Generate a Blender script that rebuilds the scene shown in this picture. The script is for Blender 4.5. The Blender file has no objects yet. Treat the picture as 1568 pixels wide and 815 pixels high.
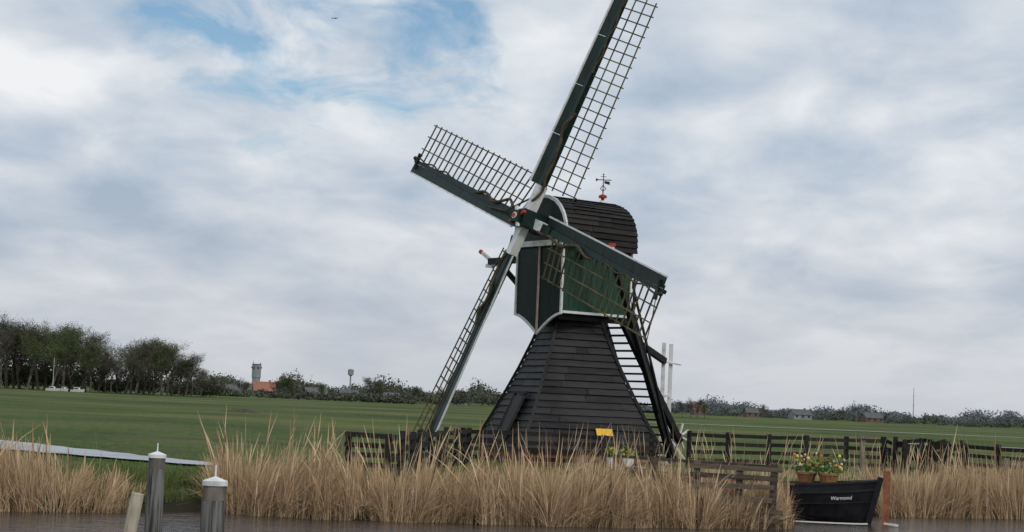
import bpy, math, random
import numpy as np
from mathutils import Vector, Matrix
random.seed(7); rng=np.random.default_rng(7)
scene=bpy.context.scene
# ------------------------------------------------------------------ helpers
def V(*a): return Vector(a)
class MB:
    def __init__(s): s.v=[];s.f=[];s.m=[]
    def add(s,vs,fs,mi=0):
        o=len(s.v); s.v+= [tuple(x) for x in vs]
        for f in fs: s.f.append(tuple(i+o for i in f)); s.m.append(mi)
    def beam(s,p0,p1,w,h,up=(0,0,1),mi=0,w1=None,h1=None):
        p0=Vector(p0);p1=Vector(p1);d=(p1-p0).normalized();up=Vector(up)
        sd=d.cross(up)
        if sd.length<1e-3: sd=d.cross(Vector((1,0,0)))
        sd.normalize(); u=sd.cross(d).normalized()
        w1=w if w1 is None else w1; h1=h if h1 is None else h1
        vs=[]
        for p,a,b in((p0,w/2,h/2),(p1,w1/2,h1/2)):
            for x,y in((-1,-1),(1,-1),(1,1),(-1,1)): vs.append(p+sd*a*x+u*b*y)
        s.add(vs,[(3,2,1,0),(4,5,6,7),(0,1,5,4),(1,2,6,5),(2,3,7,6),(3,0,4,7)],mi)
    def box(s,c,sx,sy,sz,rot=0,mi=0):
        c=Vector(c);d=Vector((math.cos(rot),math.sin(rot),0))*sx/2
        s.beam(c-d,c+d,sy,sz,(0,0,1),mi)
    def cyl(s,p0,p1,r0,r1=None,n=12,mi=0,cap=True):
        r1=r0 if r1 is None else r1
        p0=Vector(p0);p1=Vector(p1);d=(p1-p0).normalized()
        a=d.orthogonal().normalized();b=d.cross(a)
        vs=[]
        for p,r in((p0,r0),(p1,r1)):
            for i in range(n):
                t=2*math.pi*i/n; vs.append(p+a*math.cos(t)*r+b*math.sin(t)*r)
        fs=[(i,(i+1)%n,n+(i+1)%n,n+i) for i in range(n)]
        if cap: fs+=[tuple(range(n-1,-1,-1)),tuple(range(n,2*n))]
        s.add(vs,fs,mi)
    def tube(s,pts,r,n=6,mi=0):
        for a,b in zip(pts[:-1],pts[1:]): s.cyl(a,b,r,r,n,mi,True)
    def ball(s,c,r,mi=0,n=8,sz=1):
        c=Vector(c);vs=[];fs=[]
        for j in range(n//2+1):
            ph=math.pi*j/(n//2)
            for i in range(n):
                t=2*math.pi*i/n; vs.append(c+V(math.sin(ph)*math.cos(t)*r,math.sin(ph)*math.sin(t)*r,math.cos(ph)*r*sz))
        for j in range(n//2):
            for i in range(n): fs.append((j*n+i,(j+1)*n+i,(j+1)*n+(i+1)%n,j*n+(i+1)%n))
        s.add(vs,fs,mi)
    def poly(s,pts,mi=0): s.add(pts,[tuple(range(len(pts)))],mi)
    def prism(s,pts,off,mi=0):
        n=len(pts);off=Vector(off);P=[Vector(p) for p in pts]
        s.add(P+[p+off for p in P],[tuple(range(n)),tuple(range(2*n-1,n-1,-1))]+[(i,n+i,n+(i+1)%n,(i+1)%n) for i in range(n)],mi)
    def obj(s,name,mats,parent=None,smooth=False,loc=None):
        me=bpy.data.meshes.new(name); me.from_pydata(s.v,[],s.f)
        for m in mats: me.materials.append(m)
        me.polygons.foreach_set('material_index',s.m)
        if smooth: me.polygons.foreach_set('use_smooth',[True]*len(s.f))
        me.update()
        o=bpy.data.objects.new(name,me); scene.collection.objects.link(o)
        if parent: o.parent=parent
        if loc: o.location=loc
        return o
def empty(name,loc=(0,0,0)):
    e=bpy.data.objects.new(name,None); scene.collection.objects.link(e); e.location=loc; return e
def mat(name,c1,c2,scale=3,rough=.7,bump=0,stretch=(1,1,1),island=0,spec=.3,detail=6,lo=.35,hi=.65):
    m=bpy.data.materials.new(name); m.use_nodes=True; nt=m.node_tree; N=nt.nodes; L=nt.links
    b=N['Principled BSDF']; b.inputs['Roughness'].default_value=rough
    b.inputs['Specular IOR Level'].default_value=spec
    tc=N.new('ShaderNodeNewGeometry'); mp=N.new('ShaderNodeMapping'); mp.inputs['Scale'].default_value=stretch
    L.new(tc.outputs['Position'],mp.inputs['Vector'])
    no=N.new('ShaderNodeTexNoise'); no.inputs['Scale'].default_value=scale; no.inputs['Detail'].default_value=detail
    L.new(mp.outputs[0],no.inputs['Vector'])
    cr=N.new('ShaderNodeValToRGB'); cr.color_ramp.elements[0].position=lo; cr.color_ramp.elements[1].position=hi
    cr.color_ramp.elements[0].color=(*c1,1); cr.color_ramp.elements[1].color=(*c2,1)
    if island>0:
        mx=N.new('ShaderNodeMix'); mx.data_type='FLOAT'; mx.inputs[0].default_value=island
        L.new(no.outputs['Fac'],mx.inputs[2]); L.new(tc.outputs['Random Per Island'],mx.inputs[3])
        L.new(mx.outputs[0],cr.inputs[0])
    else: L.new(no.outputs['Fac'],cr.inputs[0])
    L.new(cr.outputs[0],b.inputs['Base Color'])
    if bump:
        bp=N.new('ShaderNodeBump'); bp.inputs['Strength'].default_value=bump; bp.inputs['Distance'].default_value=.02
        L.new(no.outputs['Fac'],bp.inputs['Height']); L.new(bp.outputs[0],b.inputs['Normal'])
    return m
M_tar=mat('tarred_planks',(.005,.005,.006),(.029,.027,.027),2.2,.6,.5,(1,1,6),island=.45)
M_tarb=mat('tarred_beam',(.007,.007,.008),(.018,.017,.016),5,.6,.4)
M_roof=mat('weathered_roof_boards',(.006,.0055,.005),(.026,.022,.018),3,.75,.5,(1,1,4),island=.4)
M_green=mat('dark_green_paint',(.004,.030,.018),(.009,.055,.031),3,.45,.2,(1,1,.3),spec=.4)
M_green2=mat('dark_green_boards',(.003,.012,.009),(.007,.025,.019),4,.45,.2,(1,1,.3),spec=.3)
M_white=mat('white_paint',(.50,.50,.49),(.74,.74,.73),4,.5,.1,lo=.3,hi=.5)
M_red=mat('red_paint',(.40,.04,.025),(.5,.06,.04),6,.5)
M_pink=mat('faded_red_trim',(.40,.27,.25),(.50,.37,.35),6,.6)
M_lath=mat('sail_laths',(.055,.045,.022),(.15,.13,.06),1.2,.75,.2,island=.3)
M_cloth=mat('rolled_sail_cloth',(.05,.036,.024),(.11,.08,.05),9,.9,.5)
M_iron=mat('wrought_iron',(.015,.015,.016),(.03,.03,.03),8,.5)
M_brick=mat('brick',(.16,.06,.04),(.28,.13,.09),12,.85,.4)
M_yellow=mat('yellow_enamel',(.75,.42,.02),(.85,.5,.03),6,.4)
M_wood=mat('weathered_fence_wood',(.009,.008,.008),(.034,.029,.025),5,.85,.4,(1,1,3),island=.3)
M_grey=mat('grey_timber',(.10,.085,.07),(.24,.21,.175),7,.85,.5,(1,1,.3),island=.2)
M_brown=mat('brown_timber',(.05,.038,.028),(.15,.115,.085),6,.85,.5,(.3,1,3),island=.3)

# ------------------------------------------------------------------ camera
cam=bpy.data.cameras.new('camera'); co=bpy.data.objects.new('camera',cam); scene.collection.objects.link(co)
cam.sensor_width=36; cam.lens=36*2688/1568; cam.clip_end=30000; cam.clip_start=.1
co.matrix_world=Matrix.Translation((0,0,2.1))@Matrix.Rotation(math.radians(90+4.44),4,'X')@Matrix.Rotation(math.radians(2.5),4,'Z')
scene.camera=co
# ------------------------------------------------------------------ world / sun
SE,SA=math.radians(42),math.radians(150)   # azimuth clockwise from +Y
w=bpy.data.worlds.new('World'); scene.world=w; w.use_nodes=True; nt=w.node_tree; N=nt.nodes; L=nt.links
bg=N['Background']; out=N['World Output']
sky=N.new('ShaderNodeTexSky'); sky.sky_type='NISHITA'; sky.sun_disc=False; sky.sun_elevation=SE; sky.sun_rotation=SA
sky.air_density=1.2; sky.dust_density=.3; sky.ozone_density=2.5
hs=N.new('ShaderNodeHueSaturation'); hs.inputs['Saturation'].default_value=1.2; L.new(sky.outputs[0],hs.inputs['Color'])
L.new(hs.outputs[0],bg.inputs[0]); bg.inputs[1].default_value=.092
tc=N.new('ShaderNodeTexCoord'); sp=N.new('ShaderNodeSeparateXYZ'); L.new(tc.outputs['Generated'],sp.inputs[0])
def mth(op,a,b=None,clamp=False):
    n=N.new('ShaderNodeMath'); n.operation=op; n.use_clamp=clamp
    for i,x in enumerate((a,b)):
        if x is None: continue
        if isinstance(x,(int,float)): n.inputs[i].default_value=x
        else: L.new(x,n.inputs[i])
    return n.outputs[0]
zz=mth('ADD',mth('MAXIMUM',sp.outputs['Z'],0.0),.22)
px=mth('DIVIDE',sp.outputs['X'],zz); py=mth('MULTIPLY',mth('DIVIDE',sp.outputs['Y'],zz),.72)
cb=N.new('ShaderNodeCombineXYZ'); L.new(px,cb.inputs[0]); L.new(py,cb.inputs[1])
def noise(scale,det,rough,off,dist=0):
    mp=N.new('ShaderNodeMapping'); mp.inputs['Location'].default_value=off; L.new(cb.outputs[0],mp.inputs[0])
    n=N.new('ShaderNodeTexNoise'); n.inputs['Scale'].default_value=scale; n.inputs['Detail'].default_value=det
    n.inputs['Roughness'].default_value=rough; n.inputs['Distortion'].default_value=dist
    L.new(mp.outputs[0],n.inputs['Vector']); return n.outputs['Fac']
n1=noise(1.7,7,.45,(3.1,2.7,0),.2); n2=noise(4.6,8,.52,(8,2,4),.3)
den=mth('ADD',mth('MULTIPLY',n1,.60),mth('MULTIPLY',n2,.40))
cr=N.new('ShaderNodeValToRGB'); L.new(den,cr.inputs[0]); e=cr.color_ramp.elements
e[0].position=.38; e[0].color=(.365,.46,.575,1); e[1].position=.61; e[1].color=(.87,.885,.905,1)
a=cr.color_ramp.elements.new(.45); a.color=(.49,.57,.67,1)
a=cr.color_ramp.elements.new(.525); a.color=(.66,.71,.77,1)
hz=mth('SUBTRACT',1.0,mth('MULTIPLY',sp.outputs['Z'],6.5),True)
hz=mth('MULTIPLY',mth('POWER',hz,1.4),.88)
mx=N.new('ShaderNodeMix'); mx.data_type='RGBA'; L.new(hz,mx.inputs[0]); L.new(cr.outputs[0],mx.inputs[6]); mx.inputs[7].default_value=(.55,.57,.61,1)
bg2=N.new('ShaderNodeBackground'); L.new(mx.outputs[2],bg2.inputs[0]); bg2.inputs[1].default_value=1.0
def gap(azd,eld,rad):
    az,el=math.radians(azd),math.radians(eld)
    hole=N.new('ShaderNodeVectorMath'); hole.operation='DISTANCE'; L.new(tc.outputs['Generated'],hole.inputs[0])
    hole.inputs[1].default_value=(math.sin(az)*math.cos(el),math.cos(az)*math.cos(el),math.sin(el))
    return mth('SUBTRACT',1.0,mth('DIVIDE',hole.outputs['Value'],rad),True)
hb=mth('MAXIMUM',gap(-8.6,11.9,.095),gap(-3.2,11.0,.06))
n3=noise(7,7,.58,(1,5,2),.5)
thr=mth('SUBTRACT',mth('ADD',n3,mth('MULTIPLY',hb,.28)),.58)
blue=mth('MULTIPLY',mth('MULTIPLY',mth('MULTIPLY',thr,4.6,True),mth('MINIMUM',mth('MULTIPLY',hb,3.0),1.0),True),.92)
ms=N.new('ShaderNodeMixShader'); L.new(blue,ms.inputs[0]); L.new(bg2.outputs[0],ms.inputs[1]); L.new(bg.outputs[0],ms.inputs[2])
L.new(ms.outputs[0],out.inputs[0])
sl=bpy.data.lights.new('sun','SUN'); sl.energy=1.3; sl.angle=math.radians(12); sl.color=(1,.95,.87)
so=bpy.data.objects.new('sun',sl); scene.collection.objects.link(so)
sd=V(math.sin(SA)*math.cos(SE),math.cos(SA)*math.cos(SE),math.sin(SE))
so.rotation_euler=sd.to_track_quat('Z','Y').to_euler(); so.location=(20,-20,40)

# ------------------------------------------------------------------ ground
bank=[(-6000,30),(-60,32),(-14,34.6),(-10,35.1),(-7.4,36.4),(-6.15,37.6),(-3.9,36.8),(1.2,38.0),(2.0,39.6),(2.5,48.4),(4,49.2),(8,49.3),(10,47),(14.6,48.9),(60,54),(6000,60)]
bx=[b[0] for b in bank]; by=[b[1] for b in bank]
xs=np.concatenate([[-6000,-3000,-1200,-500,-200,-100,-60,-40],np.arange(-30,30.01,.35),[40,60,100,200,500,1200,3000,6000]])
def bankY(x): return np.interp(x,bx,by)
BY=bankY(xs)+.14*np.sin(xs*2.3)+.1*np.sin(xs*5.1+1)
BY2=np.where(abs(xs)>40,bankY(xs),BY)
mb=MB(); rows=[]
rows.append([(x,y-1.2,-1.3) for x,y in zip(xs,BY2)])
rows.append([(x,y,-.50) for x,y in zip(xs,BY2)])
rows.append([(x,y+.5,-.2) for x,y in zip(xs,BY2)])
rows.append([(x,y+1.4,-.02) for x,y in zip(xs,BY2)])
for k,yy in enumerate([52,54,57,60,64,70,80,100,130,180,260,400,700,1200,2500,6000,9000]):
    rows.append([(x,max(yy,b+1.6+k*.8),(.05*math.sin(x*.5+yy*.3) if k in(1,2,3,5,6,7) else 0)) for x,b in zip(xs,BY2)])
n=len(xs); vs=[p for r in rows for p in r]
mb.add(vs,[(j*n+i,j*n+i+1,(j+1)*n+i+1,(j+1)*n+i) for j in range(len(rows)-1) for i in range(n-1)])
mg=bpy.data.materials.new('meadow_grass'); mg.use_nodes=True; N=mg.node_tree.nodes; L=mg.node_tree.links
b=N['Principled BSDF']; b.inputs['Roughness'].default_value=.9; b.inputs['Specular IOR Level'].default_value=.1
g=N.new('ShaderNodeNewGeometry')
def gn(scale,st,det=6):
    mp=N.new('ShaderNodeMapping'); mp.inputs['Scale'].default_value=st; L.new(g.outputs['Position'],mp.inputs[0])
    n_=N.new('ShaderNodeTexNoise'); n_.inputs['Scale'].default_value=scale; n_.inputs['Detail'].default_value=det; L.new(mp.outputs[0],n_.inputs['Vector']); return n_.outputs['Fac']
c=N.new('ShaderNodeValToRGB'); L.new(gn(.05,(.6,.6,1),9),c.inputs[0]); E=c.color_ramp.elements
E[0].position=.38;E[0].color=(.048,.082,.018,1);E[1].position=.64;E[1].color=(.150,.158,.055,1); q=E.new(.5); q.color=(.078,.118,.026,1)
c2=N.new('ShaderNodeValToRGB'); L.new(gn(2.5,(1,.6,1),8),c2.inputs[0]); c2.color_ramp.elements[0].position=.3; c2.color_ramp.elements[0].color=(.5,.5,.45,1); c2.color_ramp.elements[1].position=.7; c2.color_ramp.elements[1].color=(1.3,1.25,1.25,1)
m1=N.new('ShaderNodeMix'); m1.data_type='RGBA'; m1.blend_type='MULTIPLY'; m1.inputs[0].default_value=1; L.new(c.outputs[0],m1.inputs[6]); L.new(c2.outputs[0],m1.inputs[7])
c3=N.new('ShaderNodeValToRGB'); L.new(gn(.22,(.5,.8,1),9),c3.inputs[0]); c3.color_ramp.elements[0].position=.50; c3.color_ramp.elements[0].color=(0,0,0,1); c3.color_ramp.elements[1].position=.70; c3.color_ramp.elements[1].color=(.85,.85,.85,1)
m2=N.new('ShaderNodeMix'); m2.data_type='RGBA'; L.new(c3.outputs[0],m2.inputs[0]); L.new(m1.outputs[2],m2.inputs[6]); m2.inputs[7].default_value=(.12,.105,.05,1)
c4=N.new('ShaderNodeValToRGB'); L.new(gn(.012,(.3,1,1),4),c4.inputs[0]); c4.color_ramp.elements[0].position=.40; c4.color_ramp.elements[0].color=(.78,.82,.86,1); c4.color_ramp.elements[1].position=.60; c4.color_ramp.elements[1].color=(1.12,1.07,1.05,1)
m5=N.new('ShaderNodeMix'); m5.data_type='RGBA'; m5.blend_type='MULTIPLY'; m5.inputs[0].default_value=1; L.new(m2.outputs[2],m5.inputs[6]); L.new(c4.outputs[0],m5.inputs[7])
sx=N.new('ShaderNodeSeparateXYZ'); L.new(g.outputs['Position'],sx.inputs[0])
mr=N.new('ShaderNodeMapRange'); mr.inputs[1].default_value=-.3; mr.inputs[2].default_value=-.1; mr.inputs[3].default_value=1; mr.inputs[4].default_value=0; L.new(sx.outputs['Z'],mr.inputs[0])
m3=N.new('ShaderNodeMix'); m3.data_type='RGBA'; L.new(mr.outputs[0],m3.inputs[0]); L.new(m5.outputs[2],m3.inputs[6]); m3.inputs[7].default_value=(.03,.026,.018,1)
L.new(m3.outputs[2],b.inputs['Base Color'])
bp=N.new('ShaderNodeBump'); bp.inputs['Strength'].default_value=.6; bp.inputs['Distance'].default_value=.08; L.new(gn(6,(1,1,1)),bp.inputs['Height']); L.new(bp.outputs[0],b.inputs['Normal'])
mb.obj('ground',[mg],smooth=True)
mw=bpy.data.materials.new('canal_water'); mw.use_nodes=True; N=mw.node_tree.nodes; L=mw.node_tree.links
b=N['Principled BSDF']; b.inputs['Base Color'].default_value=(.065,.046,.035,1); b.inputs['Roughness'].default_value=.1; b.inputs['IOR'].default_value=1.33
g=N.new('ShaderNodeNewGeometry')
f=gn(2.8,(.5,1.7,1),4); bp=N.new('ShaderNodeBump'); bp.inputs['Strength'].default_value=1; bp.inputs['Distance'].default_value=.14; L.new(f,bp.inputs['Height']); L.new(bp.outputs[0],b.inputs['Normal'])
mb=MB(); mb.poly([(-6000,-300,-.49),(6000,-300,-.49),(6000,62,-.49),(-6000,62,-.49)]); mb.obj('canal_water',[mw])
# side ditch running off to the west, wind-ruffled water
M_sd=mat('sky_tinted_ditch_water',(.22,.235,.25),(.33,.345,.36),.8,.3,.3,(.6,1,1),spec=.5)  # pale grey base colour stands in for the reflected sky
mb=MB()
ts=np.linspace(0,1,40)
nrx=np.interp(ts,[0,.15,.35,.6,1],[-7.6,-11.2,-15.2,-24,-42]); nry=np.interp(ts,[0,.15,.35,.6,1],[47.3,50,53,60,72])
frx=np.interp(ts,[0,.15,.35,.6,1],[-7.9,-12,-17.4,-27,-46]); fry=np.interp(ts,[0,.15,.35,.6,1],[49.2,54.2,61,70,84])
vs=[(x+.1*math.sin(i*1.7),y+.15*math.sin(i*2.3),.055) for i,(x,y) in enumerate(zip(nrx,nry))]+[(x+.1*math.sin(i*1.3),y+.2*math.sin(i*2.9),.055) for i,(x,y) in enumerate(zip(frx,fry))]
mb.add(vs,[(i,i+1,41+i,40+i) for i in range(39)]); mb.obj('side_ditch_water',[M_sd])
M_ditch=mat('ditch_water',(.06,.07,.07),(.12,.13,.13),.3,.15,0,spec=.5)
mb=MB()
for (x0,y0,x1,y1,wd) in((30,150,160,175,2.0),(20,260,260,330,4)):
    mb.poly([(x0,y0,.06),(x1,y1,.06),(x1,y1+wd,.06),(x0,y0+wd,.06)])
mb.obj('field_ditch',[M_ditch])

# ------------------------------------------------------------------ windmill
mill=empty('windmill')
CX,CY=2.25,64.0; PH=math.radians(53.4); TAU=math.radians(13.0); TH=math.radians(19.5)
F=V(-math.sin(PH),-math.cos(PH),0); U=V(math.cos(PH),-math.sin(PH),0); Z=V(0,0,1)
def K(a,b,z): return V(CX,CY,z)+F*a+U*b
AL=math.radians(19.3); e1=V(math.cos(AL),math.sin(AL),0); e2=V(-math.sin(AL),math.cos(AL),0)
prof=[(.55,5.25),(1.0,4.75),(1.6,4.2),(2.4,3.52),(3.4,2.72),(4.4,2.0),(5.45,1.35)]
pz=[p[0] for p in prof]; pw=[p[1] for p in prof]
def tw(z): return float(np.interp(z,pz,pw))
def ring(wd,z): return [V(CX,CY,z)+e1*(sx_*wd/2)+e2*(sy*wd/2) for sx_,sy in((-1,-1),(1,-1),(1,1),(-1,1))]
mb=MB(); nrow=20; hh=(5.45-.55)/nrow
for i in range(nrow):
    z0=.55+i*hh; z1=z0+hh
    for k in range(4):
        j=random.uniform(-.02,.02); l0=ring(tw(z0)+.18+j,z0-.02); l1=ring(tw(z1)+.02,z1+.01); li=ring(tw(z0)-.06,z0-.02)
        k2=(k+1)%4
        cuts=[0]+sorted(random.uniform(.15,.85) for _ in range(random.choice([1,1,2])))+[1]
        for ca,cbb in zip(cuts[:-1],cuts[1:]):
            dz=random.uniform(-.014,.014); cb2=cbb-.004
            A=[l0[k].lerp(l0[k2],ca),l0[k].lerp(l0[k2],cb2),l1[k].lerp(l1[k2],cb2),l1[k].lerp(l1[k2],ca),li[k].lerp(li[k2],ca),li[k].lerp(li[k2],cb2)]
            for t in (0,1,4,5): A[t]=A[t]+V(0,0,dz)
            mb.add(A,[(0,1,2,3),(4,5,1,0)],0)
zs_=[.5]+pz[1:]
cr_=[ring(tw(z)-.06,z) for z in zs_]
for a_,b_ in zip(cr_[:-1],cr_[1:]): mb.add(a_+b_,[(k,(k+1)%4,4+(k+1)%4,4+k) for k in range(4)],0)
for k in range(4):
    for za,zb in zip(pz[:-1],pz[1:]):
        mb.beam(ring(tw(za)+.17,za)[k],ring(tw(zb)+.17,zb)[k],.10,.10,(0,1,0),1)
p0=ring(5.0,0.0-.2);p1=ring(5.0,.55); mb.add(p0+p1,[(k,(k+1)%4,4+(k+1)%4,4+k) for k in range(4)]+[(4,5,6,7)],2)
lf=lambda s_,z,o:V(CX,CY,z)-e1*(tw(z)/2+o)+e2*s_
d0,d1=-.75,.15
mb.prism([lf(d0,.75,.14),lf(d1,.75,.14),lf(d1,2.35,.18),lf(d0,2.35,.18)],-e1*.06,1)
mb.beam(lf(d0-.08,.6,.2),lf(d0-.08,2.45,.2),.1,.08,(0,1,0),1); mb.beam(lf(d1+.08,.6,.2),lf(d1+.08,2.45,.2),.1,.08,(0,1,0),1); mb.beam(lf(d0-.2,2.48,.22),lf(d1+.2,2.48,.22),.14,.08,(0,0,1),1)
rf=lambda s_,z,o:V(CX,CY,z)-e2*(tw(z)/2+o)+e1*s_
q=[rf(.15,1.08,.17),rf(.75,1.08,.17),rf(.75,1.32,.13),rf(.15,1.32,.13)]
mb.prism(q,-e2*.03,3)
mb.obj('tower',[M_tar,M_tarb,M_brick,M_yellow],mill)
# cabin
mb=MB(); HB=1.33; AF=1.55; AR=-1.6; ZB=5.4; ZE=7.9
def front_poly(a):
    pts=[]
    for s_ in np.linspace(-1,1,13):
        t=1-abs(s_); z=5.32-.72*(t**1.5 if t>0 else 0)-.0
        pts.append(K(a,s_*HB,z))
    return pts
fp=front_poly(AF); mb.prism(fp+[K(AF,HB,ZE),K(AF,-HB,ZE)],-F*.06,1)
nb=12
for sgn in(1,-1):
    for i in range(nb):
        a0=AF-.07-(AF-AR-.07)*i/nb; a1=AF-.07-(AF-AR-.07)*(i+1)/nb+.012; o=random.uniform(0,.018)
        zb=ZB+random.uniform(-.01,.01)
        mb.prism([K(a0,sgn*(HB-.05),zb),K(a1,sgn*(HB-.05),zb),K(a1,sgn*(HB-.05),ZE),K(a0,sgn*(HB-.05),ZE)],U*sgn*(.04+o),0)
mb.prism([K(AR,-HB,ZB),K(AR,HB,ZB),K(AR,HB,ZE),K(AR,-HB,ZE)],F*.05,1)
mb.poly([K(AF-.06,-HB+.06,ZB+.05),K(AF-.06,HB-.06,ZB+.05),K(AR,HB-.06,ZB+.05),K(AR,-HB+.06,ZB+.05)],2)
mb.beam(K(1.4,.9,5.25),K(-1.9,.9,5.25),.25,.25,mi=2);mb.beam(K(1.4,-.9,5.25),K(-1.9,-.9,5.25),.25,.25,mi=2)
for p,q in zip(fp[:-1],fp[1:]): mb.beam(p+F*.02,q+F*.02,.08,.08,(0,0,1),3)
for s_ in(-1,1): mb.beam(K(AF+.01,s_*(HB+.01),5.30),K(AF+.01,s_*(HB+.01),ZE),.08,.08,F,3)
mb.beam(K(AF+.04,0,4.62),K(AF+.04,0,ZE),.07,.05,F,4)
mb.beam(K(AF-.04,HB+.03,ZB-.02),K(AR-.02,HB+.03,ZB-.02),.06,.09,Z,3)
mb.beam(K(AF-.04,-HB-.03,ZB-.02),K(AR-.02,-HB-.03,ZB-.02),.06,.09,Z,3)
mb.beam(K(AR-.02,HB+.02,ZB),K(AR-.02,HB+.02,ZE),.07,.07,F,3)
mb.beam(K(AF+.08,-HB-.1,ZE-.05),K(AF+.08,HB+.1,ZE-.05),.16,.2,Z,3)
mb.obj('cabin',[M_green,M_green2,M_tarb,M_white,M_pink],mill)
# roof
mb=MB()
half=[(1.47,7.72),(1.49,8.1),(1.44,8.5),(1.30,8.85),(1.08,9.14),(.80,9.36),(.45,9.50),(.15,9.55)]
def lerp_prof(t):
    i=min(int(t*(len(half)-1)),len(half)-2); r=t*(len(half)-1)-i
    return half[i][0]*(1-r)+half[i+1][0]*r, half[i][1]*(1-r)+half[i+1][1]*r
NR=13; A1=AF+.0; A0=AR-.14
for sgn in(1,-1):
    for i in range(NR):
        b0,z0=lerp_prof(i/NR); b1,z1=lerp_prof(min((i+1)/NR,1))
        nrm=Vector((z1-z0,b0-b1)).normalized()
        ob=.07
        cuts=[A0]+sorted(random.uniform(A0+.4,A1-.4) for _ in range(2))+[A1]
        for ca,cc in zip(cuts[:-1],cuts[1:]):
            cc2=cc-.012; o2=ob+random.uniform(-.015,.015); db=random.uniform(-.015,.015)
            P0=lambda a:K(a,sgn*(b0+nrm.x*o2),z0+nrm.y*o2-.03+db)
            P1=lambda a:K(a,sgn*b1,z1+.01); P2=lambda a:K(a,sgn*(b0-.04),z0-.03+db)
            mb.add([P0(ca),P0(cc2),P1(cc2),P1(ca),P2(ca),P2(cc2)],[(0,1,2,3),(4,5,1,0),(0,3,4),(1,5,2)],0)
mb.beam(K(A0-.03,0,9.57),K(A1+.03,0,9.57),.36,.08,Z,0)
full=[(b,z) for b,z in half]+[(-b,z) for b,z in reversed(half)]
for a,dirn,mi in((AF+.0,-1,1),(AR-.05,1,0)):
    mb.prism([K(a,b*.97,z-.03) for b,z in full],F*.04*dirn,mi)
for (b0,z0),(b1,z1) in zip(full[:-1],full[1:]): mb.beam(K(A1+.03,b0*1.01,z0+.02),K(A1+.03,b1*1.01,z1+.02),.07,.12,Vector(K(0,(b0+b1)/2,(z0+z1)/2)-K(0,0,8.3)),2)
mb.obj('cap_roof',[M_roof,M_green2,M_white],mill)
mb=MB(); fa=-1.25; dz=-.12
mb.cyl(K(fa,0,9.7+dz),K(fa,0,9.82+dz),.14,.10,8,0); mb.cyl(K(fa,0,9.82+dz),K(fa,0,9.92+dz),.06,.06,8,1); mb.cyl(K(fa,0,9.92+dz),K(fa,0,10.0+dz),.15,.15,8,1); mb.cyl(K(fa,0,10.0+dz),K(fa,0,10.06+dz),.17,.05,8,1)
t=K(fa,0,10.02+dz); mb.cyl(t,t+V(0,0,.78),.022,.014,6,2)
mb.beam(t+V(-.28,0,.58),t+V(.3,0,.58),.03,.03,mi=2); mb.prism([t+V(.04,0,.45),t+V(.24,0,.40),t+V(.24,0,.52),t+V(.04,0,.55)],(0,.02,0),2)
mb.prism([t+V(-.28,0,.51),t+V(-.18,0,.58),t+V(-.28,0,.65)],(0,.02,0),2)
mb.beam(t+V(-.1,0,.70),t+V(.1,0,.70),.02,.02,mi=2); mb.ball(t+V(0,0,.79),.03,2)
for s_ in(-1,1): mb.tube([t+V(0,0,.15),t+V(.1*s_,0,.25),t+V(.02*s_,0,.37)],.014,5,2)
mb.obj('weather_vane',[M_white,M_red,M_iron],mill)
mb=MB(); sa=.8; sz=7.42
mb.beam(K(sa,-4.1,sz),K(sa,3.3,sz),.24,.24,mi=0)
mb.beam(K(sa,-3.7,sz-.15),K(sa+.1,-4.5,sz+.35),.12,.12,mi=1); mb.beam(K(sa+.1,-4.5,sz+.33),K(sa+.12,-4.62,sz+.42),.13,.13,mi=2)
mb.beam(K(sa,-3.9,sz-.2),K(sa,-4.3,sz-.15),.14,.14,mi=1)
mb.beam(K(sa,3.1,sz),K(sa,3.1,sz+.25),.18,.18,mi=1); mb.beam(K(sa,3.1,sz+.25),K(sa,3.1,sz+.36),.24,.24,mi=2)
mb.beam(K(sa,-3.6,sz),K(-4.3,-.5,1.1),.16,.2,mi=0); mb.beam(K(sa,3.1,sz),K(-4.3,.5,1.1),.16,.2,mi=0)
mb.obj('tail_spreader',[M_tarb,M_white,M_red],mill)
mb=MB(); T0=(-1.75,6.3); T1=(-4.45,.15)
for b_,wd in((.85,.2),(-.85,.14)):
    mb.beam(K(T0[0],b_,T0[1]),K(T1[0],b_,T1[1]),wd,.3,F,0)
NT=22
for i in range(NT):
    t=(i+.5)/NT; a=T0[0]+(T1[0]-T0[0])*t; z=T0[1]+(T1[1]-T0[1])*t
    mb.beam(K(a,-.85,z),K(a,.85,z),.25,.07,Z,0)
mb.beam(K(-1.6,.7,5.6),K(-4.9,.7,.9),.22,.22,mi=0)
mb.beam(K(-1.9,1.0,6.9),K(-4.3,1.0,.4),.07,.07,mi=0)
mb.beam(K(-1.6,-.9,5.35),K(-2.1,-.9,5.35),.1,.2,mi=0); mb.beam(K(-1.6,.9,5.35),K(-2.3,.9,5.35),.15,.25,mi=0)
mb.beam(K(-2.1,1,5.35),K(-2.1,1,7.1),.09,.09,mi=0); mb.beam(K(-1.6,1,7.05),K(-2.2,1,7.05),.08,.08,mi=0)
c0=K(-5.0,.1,1.1); mb.cyl(c0-U*.5,c0+U*.5,.12,.12,8,0)
for i in range(4):
    t=i*math.pi/4+.3; d=F*math.cos(t)+Z*math.sin(t); mb.beam(c0+U*.45-d*.5,c0+U*.45+d*.5,.06,.06,U,1)
for X,zt in((6.02,4.66),(6.30,4.62)):
    mb.beam((X,68,-.2),(X,68,zt),.14,.14,(0,1,0),1)
mb.beam((5.85,67.9,3.95),(6.7,67.9,3.82),.1,.05,mi=1); mb.beam((4.9,66.4,4.55),(6.05,67.9,3.95),.2,.22,mi=0)
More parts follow.
